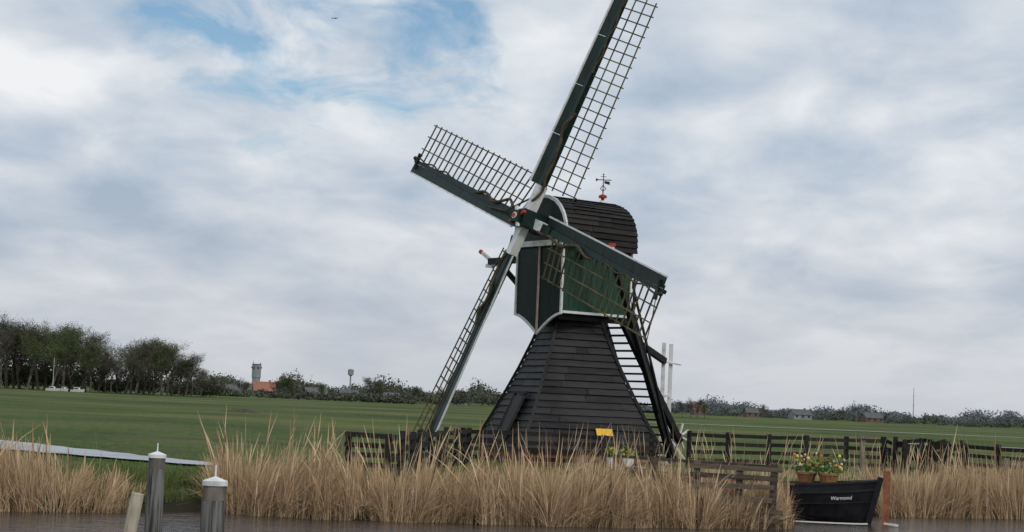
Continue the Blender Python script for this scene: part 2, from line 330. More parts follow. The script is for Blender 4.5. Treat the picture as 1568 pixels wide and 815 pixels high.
mb.beam((6.2,68,1.2),(6.9,67.4,.2),.07,.07,mi=1); mb.beam((6.05,67.9,2.6),(6.3,67.9,2.6),.06,.1,mi=1)
mb.obj('tail_stairs',[M_tarb,M_white],mill)
# sails
AX=(F*math.cos(TAU)+Z*math.sin(TAU)).normalized(); VV=(Z*math.cos(TAU)-F*math.sin(TAU)).normalized()
H=K(2.08,0,8.60)
mb=MB()
Rs=[9.15,8.4,9.15,9.55]
for k in range(4):
    ang=TH+k*math.pi/2
    r_=U*math.sin(ang)+VV*math.cos(ang); c_=U*math.cos(ang)-VV*math.sin(ang)
    O=H+AX*(.17 if k%2==0 else -.17); R=Rs[k]
    white= k%2==0
    mb.beam(O,O+r_*1.35,.30,.34,AX,1 if white else 0)
    mb.beam(O+r_*1.35,O+r_*R,.26,.26,AX,0,w1=.13,h1=.13)
    if not white: mb.beam(O+r_*.25,O+r_*.8,.36,.38,AX,1)
    T0_,T1_=(24,13) if white else (14,9)
    def L_(r,c,back=0):
        tt=math.radians(T0_-T1_*r/R); return O+r_*r+c_*(c*math.cos(tt))-AX*(c*math.sin(tt)+back)
    r0=1.35 if white else 1.0
    nseg=4
    for i in range(nseg):
        ra=r0+(R-.1-r0)*i/nseg; rb=r0+(R-.1-r0)*(i+1)/nseg-.015
        mb.prism([L_(ra,-.08,-.02),L_(rb,-.08,-.02),L_(rb,-.46,-.02),L_(ra,-.46,-.02)],AX*.03,0)
        mb.prism([L_(ra,-.462,.01),L_(rb,-.462,.01),L_(rb,-.52,.01),L_(ra,-.52,.01)],AX*(.06 if k==2 else .10),1)
    nb=20; W=1.5 if white else 1.62; RE=R-(.45 if k==0 else .15); rs=[1.45+(RE-1.45)*i/(nb-1) for i in range(nb)]
    for r in rs:
        j=random.uniform(-.02,.02); mb.beam(L_(r+j,-.2,0.03),L_(r,W+.07,0.0),.042,.045,AX,2)
    for c in(W*.35,W*.68,W):
        for ra,rb in zip(rs[:-1],rs[1:]): mb.beam(L_(ra-(.12 if ra==rs[0] else 0),c,-.04),L_(rb+(.12 if rb==rs[-1] else 0),c,-.04),.045,.032,AX,2)
    pts=[]
    for i in range(26):
        r=.7+i*.14; pts.append(L_(r,.10+.10*math.sin(i*.55+k)+(.2*math.exp(-((i-8)/4)**2)),-.18-.04*math.cos(i*.9)))
    mb.tube(pts,.055,6,3)
    pts=[L_(R-.15-i*.25,.13+.05*math.sin(i*1.4),-.1) for i in range(14)]; mb.tube(pts,.035,5,3)
    mb.beam(L_(R-.35,-.3,-.1),L_(R-.2,.35,-.1),.06,.1,AX,4); mb.ball(L_(R-.05,.1,-.1),.09,4); mb.ball(L_(R-.3,.3,-.08),.07,4)
mb.beam(H-AX*.6,H+AX*.55,.62,.62,VV,0); mb.beam(H+AX*.55,H+AX*.72,.42,.42,VV,0); 
mb.cyl(H+AX*.72,H+AX*.76,.12,.12,12,1); mb.cyl(H+AX*.76,H+AX*.79,.08,.08,12,5)
mb.cyl(H-AX*2.2,H-AX*.6,.25,.28,10,4)
for i in range(4):
    an=i*math.pi/2+.4; d=U*math.cos(an)+VV*math.sin(an); mb.beam(H+AX*.6+d*.2,H+AX*.6+d*.42,.1,.1,AX,1 if i%2 else 5)
lr=-U*math.cos(TH)+VV*math.sin(TH)
mb.tube([H+VV*1.1+U*.4,H+lr*1.6-VV*.05+AX*.1,H+lr*3.0-VV*.25],.035,5,3)
mb.tube([H-VV*.8+lr*.5,H-VV*2.4+lr*.9,H-VV*3.0+lr*.95],.02,4,3)
tipR=H-lr*8.2
mb.tube([tipR,tipR-Z*.9+U*-.2,tipR-Z*1.9+U*-.5],.02,4,3)
mb.obj('sails',[M_green2,M_white,M_lath,M_cloth,M_iron,M_red],mill)

# ------------------------------------------------------------------ fences
def fence(name,p0,p1,h=1.05,rails=4,step=1.7,m=None,jit=.04,parent=None,zg=0):
    mb=MB(); p0=V(*p0,zg);p1=V(*p1,zg); Ln=(p1-p0).length; n=max(1,round(Ln/step)); d=(p1-p0)/n
    pts=[p0+d*i+V(random.uniform(-.05,.05),random.uniform(-.05,.05),0) for i in range(n+1)]
    nn=d.normalized().cross(Z)
    for p in pts:
        l=V(random.uniform(-jit,jit),random.uniform(-jit,jit),0)
        mb.beam(p-V(0,0,.4),p+V(0,0,h+.12+random.uniform(-.04,.05))+l,.16,.16,(0,1,0))
    for i in range(n):
        for r in range(rails):
            z=h*(.22+.78*r/(rails-1)) if rails>1 else h
            a=pts[i]+V(0,0,z+random.uniform(-jit,jit)/1.5)-d*.04+nn*.08; b_=pts[i+1]+V(0,0,z+random.uniform(-jit,jit)/1.5)+d*.04+nn*.08
            mb.beam(a,b_,.035,.14,Z)
    return mb.obj(name,[m or M_wood],parent)
fence('wooden_fence',(-4.35,49.5),(-2.4,48.5),1.0)
fence('wooden_fence',(-2.9,44.5),(-1.2,60),1.08)
fence('wooden_fence',(-1.2,60),(4.9,59.3),1.05)
fence('wooden_fence',(6.9,66),(14.9,69.5),1.2)
fence('wooden_fence',(16.0,66),(18.8,62.5),1.2)
fence('wooden_fence',(14.9,69.5),(17.2,66.5),1.25,5,.6,jit=.22)
fence('white_rail_fence',(17.6,62),(22,63),.75,2,2.5,M_grey)
mb=MB()
for i in range(9):
    x=14.7+i*.22; mb.beam((x,66.5,-.1),(x+random.uniform(-.35,.3),66.3,1.15+random.uniform(-.2,.1)),.12,.04,(0,1,0))
mb.obj('leaning_palings',[M_wood])
mb=MB()
for i,(zc) in enumerate([-.30,-.05,.2,.45,.66,.86]):
    j=random.uniform(-.04,.04)
    mb.beam((4.25+random.uniform(-.15,.15),39.85,zc+.02+j),(6.1+random.uniform(-.1,.25),39.5,zc-.03-j),.05,.11,Z)
for x in(4.35,5.3,6.05): mb.beam((x,39.93-(x-4.3)*.19,-1.2),(x+.03,39.93-(x-4.3)*.19,.98),.14,.14,(0,1,0))
mb.beam((2.6,42.6,.92),(6.3,40.6,.88),.10,.07,Z)
for x,y in((2.7,42.5),(3.6,41.9)): mb.beam((x,y,-1),(x,y,.9),.14,.14,(0,1,0))
mb.obj('timber_landing',[M_brown])
mb=MB(); mb.beam((13.0,64,-.2),(13.0,64,1.35),.16,.16,(0,1,0),0); mb.beam((12.8,63.95,1.4),(13.22,63.95,1.4),.25,.10,Z,1); mb.obj('post_sign',[M_grey,M_grey])
def bollard(X,Y,ztop,r):
    mb=MB(); 
    prof=[(-1.6,r*1.02),(.2,r*1.0),(ztop-.32,r*.98),(ztop-.3,r*.98)]
    for (a,ra),(b_,rb) in zip(prof[:-1],prof[1:]): mb.cyl((X-.015*a,Y,a),(X-.015*b_,Y,b_),ra,rb,20,0,False)
    mb.cyl((X,Y,ztop-.30),(X,Y,ztop-.09),r*.95,r*.95,20,2,False)
    mb.cyl((X,Y,ztop-.12),(X,Y,ztop-.06),r*1.05,r*1.05,20,1); mb.cyl((X,Y,ztop-.06),(X,Y,ztop-.01),r*1.03,r*.12,20,1,True)
    mb.cyl((X,Y,ztop-.02),(X,Y,ztop+.13),r*.08,r*.07,8,1)
    return mb
M_post=mat('mooring_post_wood',(.04,.04,.037),(.20,.20,.185),8,.85,1.0,(2.5,2.5,.12),spec=.1,lo=.4,hi=.6)
bollard(-5.88,30,1.02,.148).obj('mooring_post',[M_post,M_white,M_grey])
bollard(-3.54,21.8,1.04,.148).obj('mooring_post',[M_post,M_white,M_grey])
mb=MB(); mb.cyl((-5.98,27.8,-1.4),(-5.72,27.8,.42),.11,.10,12,0); mb.obj('leaning_stake',[mat('bleached_wood',(.33,.28,.2),(.5,.45,.35),8,.85,.4,(1,1,.3))])

# ------------------------------------------------------------------ boat
boat=empty('wooden_boat')
M_hull=mat('black_hull_paint',(.005,.005,.007),(.013,.013,.016),5,.4,.05,spec=.3)
M_in=mat('red_brown_interior',(.20,.03,.02),(.32,.06,.04),4,.5)
M_rust=mat('rust_stem',(.20,.07,.035),(.33,.13,.07),6,.6,.2)
S=V(9.1,42.8,0); E_=V(3.0,44.6,0); bd=(E_-S).normalized(); bn=V(-bd.y,bd.x,0)
if bn.y>0: bn=-bn
BL=(E_-S).length; mb=MB(); ns=30
secs=[]
for i in range(ns+1):
    s=i/ns; wv=.95*(max(0,math.sin(math.pi*s))**.6) ; zt=.38+.20*(2*s-1)**2; 
    row=[]
    rk=.30*(1-s)**6
    for (fw,fz) in((1.0,1.0),(1.0,.82),(.93,.55),(.78,.25),(.45,-.02),(0,-.2)):
        z=-.75+ (zt+.75)*(fz+.2)/1.2
        row.append((fw*wv,z,rk*(1-fz)))
    secs.append((S+bd*(s*BL),row))
def hp(i,j,sgn,ow=0,dz=0):
    c,row=secs[i]; w_,z,o=row[j]; return c+bd*o+bn*sgn*max(w_+ow,0)+V(0,0,z+dz)
for sgn in(1,-1):
    m=6; vs=[hp(i,j,sgn) for i in range(ns+1) for j in range(m)]
    mb.add(vs,[(i*m+j,(i+1)*m+j,(i+1)*m+j+1,i*m+j+1) for i in range(ns) for j in range(m-1)],0)
    for i in range(ns):
        if 5<=i<=26:
            A=hp(i,0,sgn,-.06);B=hp(i+1,0,sgn,-.06)
            c0,c1=secs[i][0],secs[i+1][0]
            C=c1.lerp(V(B.x,B.y,0),.75)+V(0,0,-.1);D=c0.lerp(V(A.x,A.y,0),.75)+V(0,0,-.1)
            mb.add([A,B,C,D,c0+V(0,0,-.1),c1+V(0,0,-.1)],[(0,1,2,3),(3,2,5,4)],1)
        mb.beam(hp(i,0,sgn,-.01,.02),hp(i+1,0,sgn,-.01,.02),.11,.05,Z,2 if i>8 else 5)
        mb.beam(hp(i,1,sgn,.015),hp(i+1,1,sgn,.015),.04,.05,Z,5)
        mb.beam(hp(i,2,sgn,.01),hp(i+1,2,sgn,.01),.03,.02,Z,5)
        mb.beam(hp(i,3,sgn,.035,-(secs[i][1][3][1]+.455)),hp(i+1,3,sgn,.035,-(secs[i+1][1][3][1]+.455)),.03,.03,Z,3)
for t in(.35,.5,.7):
    c=S+bd*BL*t; mb.beam(c-bn*.85+V(0,0,.15),c+bn*.85+V(0,0,.15),.25,.05,Z,2)
for i in range(8):
    mb.add([hp(i,0,1,-.03,-.03),hp(i+1,0,1,-.03,-.03),hp(i+1,0,-1,-.03,-.03),hp(i,0,-1,-.03,-.03)],[(0,1,2,3)],5)
mb.beam(S+bd*.35+V(0,0,-1),S-bd*.06+V(0,0,.68),.10,.14,bd,0)
mb.beam(S-bd*.20+V(0,0,-1),S-bd*.20+V(0,0,.84),.06,.17,bd,4)
mb.beam(S-bd*.16+V(0,0,-.42),S-bd*.5+V(0,0,-.46),.08,.05,Z,3)
mb.obj('hull',[M_hull,M_in,M_brown,M_white,M_rust,M_tarb],boat)
tx=bpy.data.curves.new('name_lettering','FONT'); tx.body='Warmond'; tx.size=.125; tx.extrude=.002; tx.shear=.2
to=bpy.data.objects.new('name_lettering',tx); scene.collection.objects.link(to); to.data.materials.append(M_white); to.parent=boat
pA=hp(3,1,1,.03,-.19); pB=hp(5,1,1,.03,-.19)
xd=(pA-pB).normalized(); yd=Z; zd=xd.cross(yd).normalized(); yd=zd.cross(xd)
M4=Matrix((xd,yd,zd)).transposed().to_4x4(); M4.translation=pB+zd*.04; to.matrix_world=M4
fb=empty('flower_basket'); mb=MB(); c=S+bd*1.2+V(0,0,.46)
M_wick=mat('wicker',(.22,.10,.04),(.38,.2,.09),20,.8,.5); M_leaf=mat('flower_leaves',(.05,.11,.02),(.10,.18,.04),9,.7,island=.6)
M_fl1=mat('orange_petals',(.6,.14,.03),(.7,.3,.06),9,.6); M_fl2=mat('pale_petals',(.7,.6,.45),(.75,.7,.6),9,.6); M_fl3=mat('yellow_petals',(.75,.55,.05),(.8,.65,.1),9,.6)
for q in(0,1):
    cc=c+bd*(.55*q)+bn*(-.15*q); mb.cyl(cc,cc+V(0,0,.2),.18,.24,14,0); mb.cyl(cc+V(0,0,.2),cc+V(0,0,.24),.26,.26,14,0)
    mb.tube([cc+bd*.24*math.cos(t)+V(0,0,.22+.42*math.sin(t)) for t in np.linspace(0,math.pi,9)],.02,5,0)
    for i in range(170):
        p=cc+V(random.gauss(0,.19),random.gauss(0,.19),.28+abs(random.gauss(0,.15))); d=V(random.uniform(-1,1),random.uniform(-1,1),random.uniform(-.2,1)).normalized()*.07; s2=d.orthogonal().normalized()*.03
        mb.add([p-d,p+s2,p+d,p-s2],[(0,1,2,3)],1)
    for i in range(38):
        p=cc+V(random.gauss(0,.2),random.gauss(0,.2),.36+abs(random.gauss(0,.15))); mb.ball(p,random.uniform(.02,.045),random.choice([2,2,3,3,4]),6)
mb.obj('basket',[M_wick,M_leaf,M_fl1,M_fl2,M_fl3],fb)
mb=MB(); c=V(4.05,57.5,.35)
mb.cyl(c-V(0,0,.4),c+V(0,0,.2),.17,.2,12,0)
mb.cyl(c+V(-.5,0,-.4),c+V(-.5,0,.1),.17,.2,12,0)
for q in range(2):
    for i in range(90):
        p=c+V(-.5*q,0,0)+V(random.gauss(0,.12),random.gauss(0,.12),.2+abs(random.gauss(0,.1))); mb.ball(p,.035,random.choice([1,1,2]),6)
mb.obj('flower_pots',[M_white,M_leaf,M_fl3])

# ------------------------------------------------------------------ reeds & grass
def mat_blade(name,cols,rough=.8):
    m=bpy.data.materials.new(name); m.use_nodes=True; N=m.node_tree.nodes; L=m.node_tree.links; b=N['Principled BSDF']
    b.inputs['Roughness'].default_value=rough; b.inputs['Specular IOR Level'].default_value=.15
    g=N.new('ShaderNodeNewGeometry'); c=N.new('ShaderNodeValToRGB'); c.color_ramp.interpolation='LINEAR'
    L.new(g.outputs['Random Per Island'],c.inputs[0]); E=c.color_ramp.elements
    E[0].color=(*cols[0],1); E[-1].color=(*cols[-1],1)
    for i,cc in enumerate(cols[1:-1]): q=E.new((i+1)/(len(cols)-1)); q.color=(*cc,1)
    L.new(c.outputs[0],b.inputs['Base Color']); return m
M_reed=mat_blade('dry_reed',[(.16,.105,.06),(.43,.30,.175),(.62,.455,.285),(.54,.385,.225),(.74,.58,.40)])
M_gb=mat_blade('grass_blades',[(.045,.080,.02),(.075,.122,.028),(.11,.145,.04),(.20,.185,.08)])
def blades(name,X,Y,Zr,Hh,width,lean,material,droop=.5,plume=None,segs=4):
    n=len(X); ang=rng.uniform(0,2*np.pi,n); la=rng.normal(0,1.0,n)+np.where(np.sin(X*1.9+1)>.2,np.pi,0)
    lx=np.cos(la)*lean; ly=np.sin(la)*lean
    ts=np.linspace(0,1,segs+1); co=np.zeros((n,(segs+1),2,3),np.float32)
    for k,t in enumerate(ts):
        cx=X+lx*Hh*(t**1.5); cy=Y+ly*Hh*(t**1.5); cz=Zr+Hh*(t-droop*lean**2*t**3)
        wv=width*(1-.75*t)
        if plume is not None and k==segs-1: wv=np.where(plume,width*2.0,wv)
        co[:,k,0]=np.stack([cx-np.cos(ang)*wv/2,cy-np.sin(ang)*wv/2,cz],-1); co[:,k,1]=np.stack([cx+np.cos(ang)*wv/2,cy+np.sin(ang)*wv/2,cz],-1)
    nv=(segs+1)*2; base=np.arange(n)[:,None,None]*nv
    q=np.array([[2*k,2*k+1,2*k+3,2*k+2] for k in range(segs)])[None]
    F_=(base+q).reshape(-1)
    me=bpy.data.meshes.new(name); me.vertices.add(n*nv); me.vertices.foreach_set('co',co.reshape(-1))
    nf=n*segs; me.loops.add(nf*4); me.loops.foreach_set('vertex_index',F_.astype(np.int32)); me.polygons.add(nf)
    me.polygons.foreach_set('loop_start',np.arange(0,nf*4,4,dtype=np.int32)); me.polygons.foreach_set('loop_total',np.full(nf,4,np.int32))
    me.update(calc_edges=True); me.materials.append(material)
    o=bpy.data.objects.new(name,me); scene.collection.objects.link(o); return o
def reedbed(name,n,x0,x1,front,depth,hfun):
    X=rng.uniform(x0,x1,n); 
    X=X+.12*np.sin(X*9.0)+.05*np.sin(X*31)
    dd=rng.beta(1.0,1.5,n)*depth; cl=np.sin(X*3.1+1)+.8*np.sin(X*7.3+dd*4)+.7*np.sin(X*13.7)
    Y=front(X)+dd; Zr=np.where(dd<.5,-.6,-.25)
    Hh=hfun(X)*rng.normal(1,.17,n)*(1+.07*cl)-np.where(dd<.5,0,.3)*.6
    tall=rng.random(n)<.018; Hh=np.where(tall,Hh*rng.uniform(1.2,1.8,n),Hh)
    low=rng.random(n)<.22; Hh=np.where(low,Hh*rng.uniform(.45,.8,n),Hh)
    lean=np.abs(rng.normal(.2,.24,n)); br=rng.random(n)<.36; lean=np.where(br&~tall,rng.uniform(.4,1.3,n),lean); Hh=np.where(br&~tall,Hh*.85,Hh)
    return blades(name,X,Y,Zr,Hh,rng.uniform(.010,.020,n),lean,M_reed,.35,tall|(rng.random(n)<.04))
def f_mid(X): return np.interp(X,[-6,-4,1.9,6.4,6.9],[37.3,36.6,37.8,39.9,40.6])+.15*np.sin(X*4)
def h_mid(X): return np.interp(X,[-6.3,-5.2,-4.2,-3.4,-2,-.5,1,3,4.2,6.2,6.8],[.98,.96,1.02,.92,.84,.90,1.0,.97,.84,.78,.62])
reedbed('reed_bed',48000,-6.2,6.75,f_mid,2.2,h_mid)
reedbed('reed_bed',10500,-14,-7.6,lambda X:np.interp(X,[-14,-10,-7.4],[34.2,34.8,36.2]),1.9,lambda X:np.interp(X,[-14,-10,-9.2,-8.5,-7.5],[1.05,1.1,1.0,.7,.45]))
reedbed('reed_bed',15000,9.9,18,lambda X:np.interp(X,[9.9,14.6,20],[46.6,48.6,49.5]),2.6,lambda X:np.interp(X,[9.9,11,14,18],[.9,1.05,1.2,1.1]))
n=60000; X=rng.uniform(-16,18,n); dY=rng.exponential(5,n)+.25; Y=bankY(X)+dY; k=(Y<66)&~((X>2)&(X<9)&(dY<.3)); 
onpath=(X<-7.3)&(Y>47.2+(-7.6-X)*.75-.15)&(Y<49.4+(-7.9-X)*1.24); k&=~onpath
X,Y,dY=X[k],Y[k],dY[k]; blades('bank_grass',X,Y,np.where(dY<1,-.3,-.04),rng.uniform(.10,.30,len(X))*np.where(dY<4,1.2,.6),rng.uniform(.012,.03,len(X)),np.abs(rng.normal(.3,.3,len(X))),M_gb,.3,None,2)
n=3500; X=rng.uniform(2,16,n); Y=rng.uniform(50,63,n); blades('dry_weeds',X,Y,np.full(n,-.05),rng.uniform(.2,.8,n)*(.5+.5*np.sin(X*1.7)**2),rng.uniform(.012,.02,n),np.abs(rng.normal(.15,.2,n)),M_reed,.3,None,3)
n=300; X=rng.uniform(-6,14,n); Y=bankY(np.clip(X,-20,1.5))+rng.uniform(.3,3,n); Y=np.where(X>2,rng.uniform(50,56,n),Y); blades('tall_reed_stems',X,Y,np.full(n,-.25),rng.uniform(1.2,2.0,n),np.full(n,.013),np.abs(rng.normal(.15,.12,n)),M_reed,.3,np.ones(n,bool),5)

# ------------------------------------------------------------------ trees
M_bark=mat('bark',(.055,.048,.04),(.12,.105,.085),1,.9)
M_bud=mat_blade('spring_foliage',[(.045,.062,.025),(.07,.095,.035),(.11,.135,.05)],.9)
M_bud2=mat_blade('brown_buds',[(.06,.055,.038),(.095,.085,.06),(.10,.10,.06)],.9)
def make_tree(seed,Hh,spread,leaf,leafy):
    r=random.Random(seed); mb=MB(); tips=[]
    def br(p,d,L,rad,lv):
        n=3 if lv<2 else 2
        q=p; pts=[p]
        for i in range(n):
            d=(d+V(r.gauss(0,.13),r.gauss(0,.13),r.gauss(.04,.08))).normalized(); q=q+d*L/n; pts.append(q)
        for i in range(n):
            ra=rad*(1-.6*i/n); rb=rad*(1-.6*(i+1)/n); mb.cyl(pts[i],pts[i+1],ra,rb,5 if lv<2 else 3,0,False)
        if lv>=4: tips.append(q); return
        nc=[10,6,5,4][lv]
        for j in range(nc):
            t=(.26+.74*(j+1)/nc) if lv==0 else (.25+.75*(j+1)/nc); idx=min(int(t*n),n-1); b0=pts[idx].lerp(pts[idx+1],t*n-idx)
            az=r.uniform(0,2*math.pi); up=r.uniform(.35,1.1) if lv==0 else r.uniform(-.1,.8)
            side=V(math.cos(az),math.sin(az),up).normalized(); nd=(d*.5+side*spread).normalized()
            br(b0,nd,L*([.50,.55,.55,.5][lv])*r.uniform(.75,1.2)*(1.15-.4*t if lv==0 else 1),max(rad*.5*(1-.3*t),.018),lv+1)
    br(V(0,0,-.3),V(0,0,1),Hh*.62,Hh*.022,0)
    for p in tips:
        for _ in range(leafy if leafy>=1 else (1 if r.random()<leafy else 0)):
            c=p+V(r.gauss(0,.45),r.gauss(0,.45),r.gauss(0,.4)); d=V(r.uniform(-1,1),r.uniform(-1,1),r.uniform(-1,1)).normalized()*r.uniform(.07,.16); s2=d.orthogonal().normalized()*d.length*.7
            mb.add([c-d,c+s2,c+d,c-s2],[(0,1,2,3)],1)
    me=bpy.data.meshes.new('tree'); me.from_pydata(mb.v,[],mb.f); me.materials.append(M_bark); me.materials.append(leaf); me.polygons.foreach_set('material_index',mb.m); me.update(); return me
T=[make_tree(1,17,.9,M_bud2,1),make_tree(2,17,.8,M_bud,6),make_tree(3,16,1.0,M_bud2,4),make_tree(4,15,.9,M_bud,5),make_tree(9,16,.75,M_bud2,3)]
def put(me,name,X,Y,s,rot=None):
    o=bpy.data.objects.new(name,me); scene.collection.objects.link(o); o.location=(X,Y,0); o.scale=(s*random.uniform(.9,1.1),s,s); o.rotation_euler=(0,0,random.uniform(0,6.28) if rot is None else rot); return o
def bear(p): return (p-784+8)/2688
def treeat(p,Y,hm,k):
    me=T[k]; hgt=[17,17,16,15,16][k]; put(me,'bare_tree' if k in(0,2,4) else 'spring_tree',bear(p)*Y,Y,hm/hgt)
for p,Y,hm,k in [(-45,440,17,1),(-20,450,18,2),(-6,465,18,4),(2,430,17.5,0),(14,455,20,1),(24,465,19,4),(33,460,19.5,2),(44,440,18.5,1),(53,470,19,4),(62,450,18.5,2),(71,465,18,4),(80,430,17.5,1),(90,460,18.5,2),(99,445,18.5,3),(108,470,18,4),(115,460,18,1),(127,450,17,2),(134,465,15.5,4),(142,440,14.5,3),(153,455,13,2),(164,460,10,3),(173,450,11,2),(182,465,11,4),
    (193,440,14.5,1),(203,460,15,4),(210,430,15,2),(222,455,15.5,1),(231,465,15.5,4),(238,445,15.6,2),(250,435,15,3),(259,460,14.5,4),(266,445,14,2),(276,440,10.5,3),(286,440,12,2),(296,450,10,4),(310,455,8,2),(324,470,6.5,3),(340,520,6,4)]:
    treeat(p,Y,hm,k)
for p,Y,hm,k in [(436,590,9,1),(446,600,7.5,3),(425,615,7,2),(372,620,7,4),(378,630,6,3),(570,600,9.5,2),(582,620,8.5,3),(640,640,7,2),(495,640,6,3),(1046,480,5,2),(1058,490,5.8,4),(1068,500,6,2),(1080,490,4.5,3),(1355,620,4,3),(1430,560,3.5,1),(1170,800,7,2),(1290,900,7,4)]: treeat(p,Y,hm,k)
def mass(name,items,material,q=.8):
    P=[]
    for (X,Y,h,wd,nn) in items:
        k=nn; u=rng.normal(0,1,(k,3)); u/=np.linalg.norm(u,axis=1)[:,None]; rr=rng.random(k)**.4
        sub=rng.integers(0,5,k); so=rng.normal(0,.35,(5,3))[sub]
        c=np.stack([X+(u[:,0]*rr*.7+so[:,0])*wd/2,Y+(u[:,1]*rr*.7+so[:,1])*wd/2,h*.5+(u[:,2]*rr*.8+so[:,2]*.4)*h*.48],-1)
        c[:,2]=np.clip(c[:,2],.1,None); P.append(c)
    P=np.concatenate(P); n=len(P); a=rng.normal(0,1,(n,3)); a/=np.linalg.norm(a,axis=1)[:,None]; b=np.cross(a,rng.normal(0,1,(n,3))); b/=np.linalg.norm(b,axis=1)[:,None]
    s=(rng.uniform(.4,1.2,n)*q)[:,None]; co=np.stack([P-a*s,P+b*s*.7,P+a*s,P-b*s*.7],1).astype(np.float32)
    me=bpy.data.meshes.new(name); me.vertices.add(n*4); me.vertices.foreach_set('co',co.reshape(-1)); me.loops.add(n*4); me.loops.foreach_set('vertex_index',np.arange(n*4,dtype=np.int32)); me.polygons.add(n)
    me.polygons.foreach_set('loop_start',np.arange(0,n*4,4,dtype=np.int32)); me.polygons.foreach_set('loop_total',np.full(n,4,np.int32)); me.update(calc_edges=True); me.materials.append(material)
    o=bpy.data.objects.new(name,me); scene.collection.objects.link(o)
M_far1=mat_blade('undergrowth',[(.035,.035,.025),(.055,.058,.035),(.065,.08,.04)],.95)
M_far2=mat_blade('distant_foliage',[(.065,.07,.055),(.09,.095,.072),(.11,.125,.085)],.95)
M_far4=mat_blade('light_haze_tinted_foliage',[(.08,.09,.08),(.10,.112,.095),(.115,.13,.105)],.95)  # leaf colour greyed to paint in some distance haze
M_far3=mat_blade('haze_tinted_foliage',[(.135,.15,.16),(.145,.16,.17),(.155,.17,.178)],.95)  # aerial haze painted into the leaf colour, paler and bluer
it=[]
for i in range(170): 
    p=rng.uniform(-60,335); Y=rng.uniform(465,495); it.append((bear(p)*Y,Y,rng.uniform(4,12)*(.45 if 157<p<185 or p>268 else 1),rng.uniform(5,9),150))
mass('undergrowth',it,M_far1,.36)
it=[]
for i in range(290):
    p=rng.uniform(300,780); Y=rng.uniform(680,900); env=.85+.35*math.sin(p*.045)+.2*math.sin(p*.13); it.append((bear(p)*Y,Y,rng.uniform(5,10)*env,rng.uniform(6,12),180))
for i in range(110):
    p=rng.uniform(315,640); Y=rng.uniform(585,628); it.append((bear(p)*Y,Y,rng.uniform(1.2,3.6),rng.uniform(4,8),110))
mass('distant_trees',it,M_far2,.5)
it=[]
for i in range(150):
    p=rng.uniform(1030,1620); Y=rng.uniform(850,950); it.append((bear(p)*Y,Y,rng.uniform(1.5,5)*(.75+.4*math.sin(p*.05))*(1.7 if rng.random()<.12 else 1),rng.uniform(6,14),150))
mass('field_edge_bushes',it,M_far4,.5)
it=[]
for i in range(720):
    p=rng.uniform(700,1680) if i<560 else rng.uniform(-80,760); Y=rng.uniform(1300,1700); env=.65+.25*math.sin(p*.03)+.2*math.sin(p*.11+1); it.append((bear(p)*Y,Y,rng.uniform(7,16)*env,rng.uniform(10,26),170))
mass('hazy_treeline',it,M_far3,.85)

# ------------------------------------------------------------------ distant buildings
M_plaster=mat('pale_plaster',(.28,.28,.27),(.38,.38,.36),.6,.8); M_tile=mat('orange_roof_tiles',(.26,.11,.07),(.35,.155,.105),1.5,.8); M_tile2=mat('red_brown_roof_tiles',(.16,.08,.065),(.22,.11,.09),1.5,.8); M_conc=mat('grey_concrete',(.20,.21,.22),(.30,.31,.32),.5,.9); M_glass=mat('dark_window',(.02,.025,.03),(.04,.045,.05),1,.2); M_dk=mat('dark_roof',(.08,.08,.085),(.13,.13,.13),1,.8)
M_bk2=mat('far_brick',(.12,.08,.07),(.18,.12,.10),2,.85)
wt=empty('water_tower'); mb=MB(); X=bear(393)*760; Y=760
mb.cyl((X,Y,-1),(X,Y,7.5),1.75,1.7,12,0); mb.cyl((X,Y,7.5),(X,Y,8.1),1.7,1.95,12,0); mb.cyl((X,Y,8.1),(X,Y,13.6),1.95,1.95,12,0); mb.cyl((X,Y,13.6),(X,Y,13.9),2.05,2.05,12,1)
for i in range(6):
    t=i*math.pi/3; mb.box((X+1.93*math.cos(t),Y+1.93*math.sin(t),12.3),.7,.7,.8,t,1)
mb.cyl((X-1.5,Y,13.9),(X-1.5,Y,15.2),.12,.1,6,1); mb.cyl((X+1.5,Y,13.9),(X+1.5,Y,14.8),.12,.1,6,1)
mb.obj('tower_body',[M_conc,M_dk],wt)
def house(name,p,Y,wd,dp,hw,hr,roof,wall=M_plaster,rot=.2):
    e=empty(name,(bear(p)*Y,Y,0)); e.rotation_euler=(0,0,rot); mb=MB(); x,y=wd/2,dp/2
    mb.add([(-x,-y,-.5),(x,-y,-.5),(x,y,-.5),(-x,y,-.5),(-x,-y,hw),(x,-y,hw),(x,y,hw),(-x,y,hw),(-x,0,hw+hr),(x,0,hw+hr)],[(0,1,5,4),(1,2,6,9,5),(2,3,7,6),(3,0,4,8,7)],0); mb.obj('walls',[wall],e)
    mb=MB(); 
    for s_ in(-1,1): mb.prism([(-x-.3,s_*(y+.3),hw-.15),(x+.3,s_*(y+.3),hw-.15),(x+.3,0,hw+hr+.1),(-x-.3,0,hw+hr+.1)],(0,0,.18))
    mb.box((x*.5,0,hw+hr+.4),.7,.7,1.0,0); mb.obj('roof',[roof],e)
    mb=MB(); nw=max(2,int(wd/2.5))
    for i in range(nw): mb.box((-x+wd*(i+.5)/nw,-y-.01,1.5),1.0,.06,1.3)
    mb.obj('windows',[M_glass],e)
house('farmhouse',406,632,7.5,7,2.4,3.0,M_tile); house('farmhouse',386,655,6,6,2.2,2.2,M_dk,rot=-.3)
house('farmhouse',703,780,8,7,2.2,2.0,M_tile2,rot=.1); house('farmhouse',535,675,7,8,2.2,1.8,M_dk)
house('barn',485,670,8,8,2.2,2,M_dk,M_bk2); house('farmhouse',600,675,6,7,2.0,1.6,M_dk)
house('farmhouse',352,640,8,7,2.0,2.0,M_dk,M_bk2)
